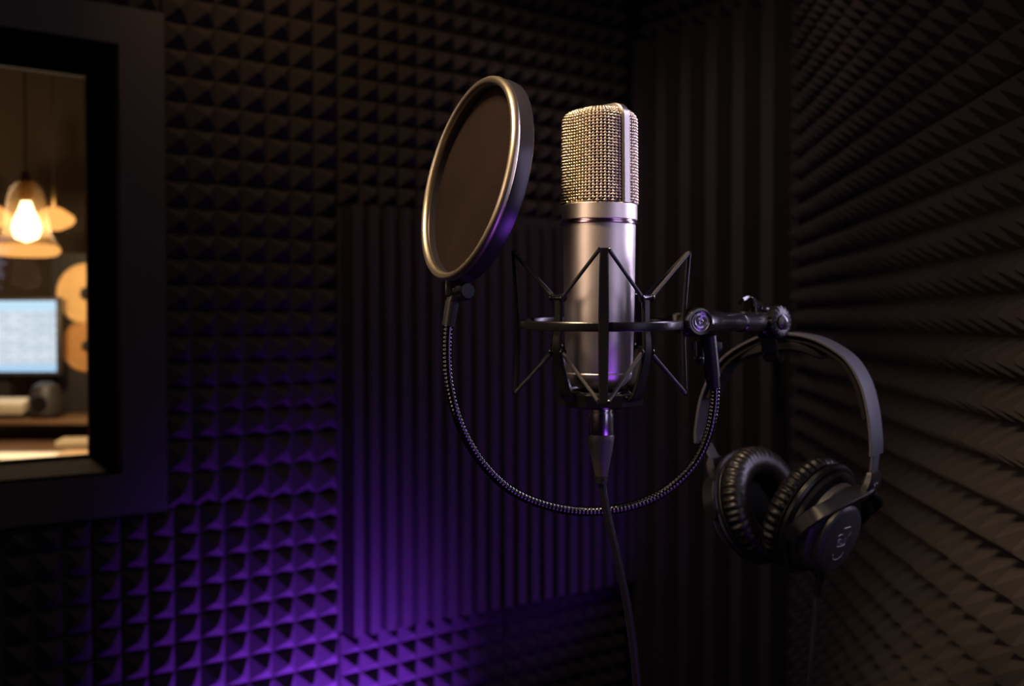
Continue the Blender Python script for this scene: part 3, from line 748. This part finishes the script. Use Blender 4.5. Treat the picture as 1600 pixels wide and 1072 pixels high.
# screen, slightly bowed
pr = [(RP-0.0055, -0.0056)] + [(RP*(1-k/8), -0.0056-0.0006*math.sin(pi*k/16)) for k in range(1, 8)] + [(0.0, -0.0062)]
MB().lathe(pr, PM, 96).build('mesh_screen', M_screen, pf, label='taut brown nylon mesh')
pr2 = [(RP-0.0055, -TH+0.0015), (RP*0.5, -TH+0.0015), (0.0, -TH+0.0015)]
MB().lathe(pr2, PM, 96).build('back_screen', M_screen, pf)
# joint under the hoop
pb = pc - (frame_of(pn) @ Vector((0, 1, 0)))*RP
low = Wp(713, 440, YP); 
jt = MB().box(Wp(712, 446, YP), (0.014, 0.010, 0.016), bev=0.0015).tube([Wp(713, 452, YP), Wp(706, 474, YP)], [0.0055, 0.0045], 20)
jt.build('hoop_joint', M_blackmet, pf)
kk = Wp(724, 456, YP-0.004)
MB().lathe([(0.0, -0.003), (0.0052, -0.003), (0.0062, -0.002), (0.0062, 0.005), (0.0052, 0.0062), (0.0, 0.0062)], xf(kk, frame_of((0.55, -0.8, 0.1))), 40, fn=lambda r, z, a: (r*(1+.05*math.cos(10*a)), z) if r > .006 else (r, z)).build('joint_knob', M_rubber, pf)
gp_ = [(707, 472, YP), (702, 500, YP), (699, 540, YP), (701, 590, YP), (711, 640, YP), (729, 685, YP+.004), (757, 728, YP+.008), (800, 767, YP+.014), (858, 791, YP+.02), (920, 799, YP+.024), (985, 791, YP+.026), (1040, 767, YP+.026), (1082, 728, YP+.024), (1105, 684, YP+.020), (1115, 640, YP+.016), (1117, 600, YP+.012), (1112, 560, YP+.008)]
path = resample(catmull(P2W(gp_, 0), 10), 0.0007)
GR = 0.0037
rad = [GR*(1.0 if (i % 4) in (0, 1) else 0.87) for i in range(len(path))]
MB().tube(path, rad, 14).build('gooseneck', M_goose, pf, ang=85, label='ribbed dark steel gooseneck')
e0, e1 = Wp(1115, 605, YP+.012), Wp(1106, 524, YP+.004)
MB().tube([e0, e0.lerp(e1, .2), e0.lerp(e1, .21), e1], [0.0046, 0.0050, 0.0056, 0.0058], 24).build('gooseneck_sleeve', M_rubber, pf)
MB().tube([path[0], path[24]], [0.0050, 0.0046], 20).build('gooseneck_collar', M_rubber, pf)
cl = MB().box(Wp(1104, 541, YP+.012), (0.020, 0.016, 0.007), bev=0.0015)
cl.box(Wp(1094, 552, YP+.010), (0.004, 0.014, 0.016), bev=0.001)
cl.tube([Wp(1086, 534, YP), Wp(1087, 556, YP)], 0.0016, 12)
cl.lathe([(0, 0), (0.0048, 0), (0.0048, 0.0012), (0, 0.0012)], xf(Wp(1090, 560, YP)), 24)
cl.build('table_clamp', M_blackmet, pf)

# ------------------------------------------------------------------ headphones
eH = Vector((0.80, -0.60, 0)); gH = Vector((0.60, 0.80, 0)); H0 = Vector((0.231, 0.86, CH))
hp = thing('headphones', (0.231, 0.86, CH-0.012), 'black closed-back studio headphones hanging by their headband from the boom arm', 'headphones')
def HP(a, z, g=0.0): return H0 + eH*a + gH*g + Vector((0, 0, z))
arch = [(-.0775, -.108), (-.0772, -.094), (-.0705, -.0625), (-.0525, -.0335), (-.0225, -.0155), (-.003, -.0117), (.0108, -.0122), (.027, -.0156), (.0428, -.0232), (.0558, -.0336), (.0659, -.0506), (.0718, -.073), (.0744, -.0956), (.0745, -.1075)]
ap = catmull([HP(a, z) for a, z in arch], 6)
MB().strap(ap, gH, 0.0295, 0.0024).build('headband', M_plast, hp)
ins = [(a*0.955, z-0.0045-0.001*(abs(a) > .06)) for a, z in arch[2:12]]
ipt = catmull([HP(a, z) for a, z in ins], 6)
MB().strap(ipt, gH, 0.0235, 0.0040).build('headband_lining', M_cloth, hp)
cu = [(-.042, -.0345), (-.030, -.0275), (-.012, -.0225), (.004, -.0215), (.018, -.0235), (.032, -.0305)]
cpt = catmull([HP(a, z) for a, z in cu], 6); n_ = len(cpt)
MB().strap(cpt, gH, [0.024*(0.55+0.45*math.sin(pi*i/(n_-1))**.5) for i in range(n_)], [0.004+0.0065*math.sin(pi*i/(n_-1)) for i in range(n_)]).build('headband_cushion', M_rubber, hp)

def ear_cup(sgn, cpos, tilt, yaw):
    eY = Matrix.Rotation(-yaw, 3, 'Z') @ eH; sd = Vector((-eY.y, eY.x, 0))
    u = (eY*sgn*math.cos(tilt) + Vector((0, 0, -math.sin(tilt)))).normalized()
    Fm = frame_of(u); Mx = xf(cpos, Fm); up = Fm @ Vector((0, 1, 0))
    cup = MB().lathe([(0.0, 0.0), (0.0455, 0.0), (0.0475, 0.0012), (0.0475, 0.0042), (0.0458, 0.0062), (0.0430, 0.0068), (0.0425, 0.0085), (0.0418, 0.0105), (0.038, 0.0125), (0.0, 0.0125)], Mx, 72, sy=1.05).build('ear_cup', M_plastd, hp)
    MB().lathe([(0.0355, 0.0125), (0.0355, 0.0185), (0.0335, 0.0205), (0.0300, 0.0212), (0.0, 0.0212)], Mx, 72, sy=1.08).build('housing_step', M_plast, cup)
    capc = xf(cpos + u*0.0212 - up*0.006, Fm)
    MB().lathe([(0.0270, 0.0), (0.0270, 0.0050), (0.0255, 0.0070), (0.0225, 0.0080), (0.0, 0.0088)], capc, 64, sy=1.12).build('cup_cap', M_plast, cup)
    # pad with wrinkles
    prof = []
    for k in range(20):
        a_ = 2*pi*k/20; prof.append((0.0350+0.0118*math.cos(a_), -0.0100+0.0105*math.sin(a_)))
    def wr_(r, z, a):
        w_ = max(0, (r-0.034)/0.012)*(0.0009*math.sin(46*a+1.3*math.sin(5*a))+0.0004*math.sin(29*a))
        return r+w_, z
    MB().ring(prof, Mx, 260, sy=1.05, fn=wr_).build('ear_pad', M_leather, hp, ang=80)
    MB().lathe([(0.030, -0.002), (0.0, -0.003)], Mx, 48, sy=1.05).build('speaker_cloth', M_cloth, cup)
    # pad seam
    MB().ring([(0.0452+0.0009*math.cos(2*pi*k/8), -0.0022+0.0009*math.sin(2*pi*k/8)) for k in range(8)], Mx, 120, sy=1.05).build('pad_seam', M_leather, hp)
    return u, up, sd, capc, cup, Fm
CR = HP(0.026, -0.163, -0.004); CL = HP(-0.029, -0.160, 0.004)
uR, upR, sdR, capR, cupR, FmR = ear_cup(1, CR, math.radians(20), math.radians(13))
uL, upL, sdL, capL, cupL, FmL = ear_cup(-1, CL, math.radians(18), math.radians(16))
for sgn, C_, u, up_, sd_, end in ((1, CR, uR, upR, sdR, HP(.0745, -.106)), (-1, CL, uL, upL, sdL, HP(-.0775, -.106))):
    s0 = end + Vector((0, 0, 0.004)); s1 = end + Vector((0, 0, -0.016)) - eH*sgn*(0.002 if sgn > 0 else 0.012)
    MB().strap([s0, s0.lerp(s1, .5), s1], gH, 0.0165, 0.0022).build('slider', M_plast, hp)
    hub = s1
    # yoke: block then two arms round the cup
    yk = MB().strap([s1+Vector((0, 0, .001)), s1+Vector((0, 0, -.003)), s1+Vector((0, 0, -.010))-eH*sgn*.002, s1+Vector((0, 0, -.018))-eH*sgn*.007], gH, [0.021, 0.0245, 0.027, 0.027], [0.006, 0.0075, 0.0085, .0070])
    b0 = s1+Vector((0, 0, -.012))-eH*sgn*.003
    for q in (-1, 1):
        piv = C_ + u*(0.0120 if sgn > 0 else 0.0070) + sd_*q*0.0475
        uo = .026 if sgn > 0 else .010
        pth = catmull([b0+gH*q*.003, b0.lerp(C_+u*uo+up_*.034, .45)+gH*q*.010, C_+u*uo+up_*.026+sd_*q*.038, C_+u*(.017 if sgn > 0 else .008)+up_*.010+sd_*q*.0465, piv-up_*.004], 6)
        n_ = len(pth)
        wds = [(gH*q).lerp(u, min(1, i/5)) for i in range(n_)]
        yk.strap(pth, wds, [0.0150-0.003*i/n_ for i in range(n_)], 0.0038)
        yk.lathe([(0.0, -0.0025), (0.0065, -0.0025), (0.0065, 0.002), (0, 0.002)], xf(piv, frame_of(sd_*q)), 24)
    yk.build('yoke', M_plastd, hp)
    mk = MB()
    c_ = s1+Vector((0, 0, -0.0075))+eH*sgn*0.0032+eH*0.0
    if sgn > 0:
        mk.ring([(0.0016, 0), (0.0022, 0), (0.0022, 0.0003), (0.0016, 0.0003)], xf(c_-eH*.0005, frame_of(eH)), 24, sy=0.6)
        mk.build('side_mark', M_mark, hp)
# emblem on the right cap: short bar, lettering strokes and a lower arc
zf = 0.0086
def CP(x, y, z=zf): return capR @ Vector((x, y, z - 0.0008*((x*x+y*y)/(0.0225**2))))
em = MB()
def stroke(pp, r=0.00035): em.tube([CP(x, y) for x, y in pp], r, 6)
stroke([(-0.0035, 0.0125), (0.0045, 0.0130)], 0.0005)
stroke([(-0.0090, 0.0060), (-0.0060, 0.0075), (-.002, .0068)])
stroke([(-0.0070, 0.0030), (-0.0065, -0.0015)], .0005); stroke([(-0.0070, 0.0030), (-0.0040, 0.0030), (-0.0040, 0.0008), (-0.0068, 0.0006)]); stroke([(-0.0045, 0.0006), (-0.0030, -0.0018)])
stroke([(-0.0020, 0.0028), (-0.0020, -0.0018), (0.0008, -0.0018)], .0005); stroke([(0.0020, 0.0025), (0.0020, -0.0015), (0.0045, -0.0015), (0.0045, 0.0025), (0.0020, 0.0025)])
stroke([(0.0060, 0.0040), (0.0095, 0.0075)]); stroke([(-0.0060, -0.0035), (-0.001, -0.0042), (0.0050, -0.0032)], .0005)
stroke([(-0.0075, -0.0105)] + [(-0.0075*math.cos(a_), -0.0105-0.0062*math.sin(a_)) for a_ in [pi*k/10 for k in range(1, 10)]] + [(0.0075, -0.0105)], 0.0006)
em.build('emblem', M_mark, cupR, label='small light round emblem with lettering')
# headphone cable
hb = CR + uR*0.014 - upR*0.044; YC = hb.y
q0 = Wp(1285, 884, YC); q1 = Wp(1276, 932, YC)
MB().tube([hb, q0.lerp(hb, .3), q0, q0.lerp(q1, .5), q1], [0.0042, 0.0042, 0.0042, 0.0036, 0.0026], 18).build('cable_boot', M_rubber, hp)
cps = [q0.lerp(q1, .9), Wp(1274, 945, YC), Wp(1271, 985, YC), Wp(1268, 1030, YC), Wp(1265, 1072, YC), Wp(1261, 1200, YC), Vector((0.24, YC, 0.5)), Vector((0.24, YC+.05, 0.1)), Vector((0.26, YC+.2, 0.006)), Vector((0.3, YC+.6, 0.006))]
MB().tube(catmull(cps, 8), 0.0019, 12).build('cable', mat('headphone_cable', (0.035, 0.032, 0.04), 0.35), hp)
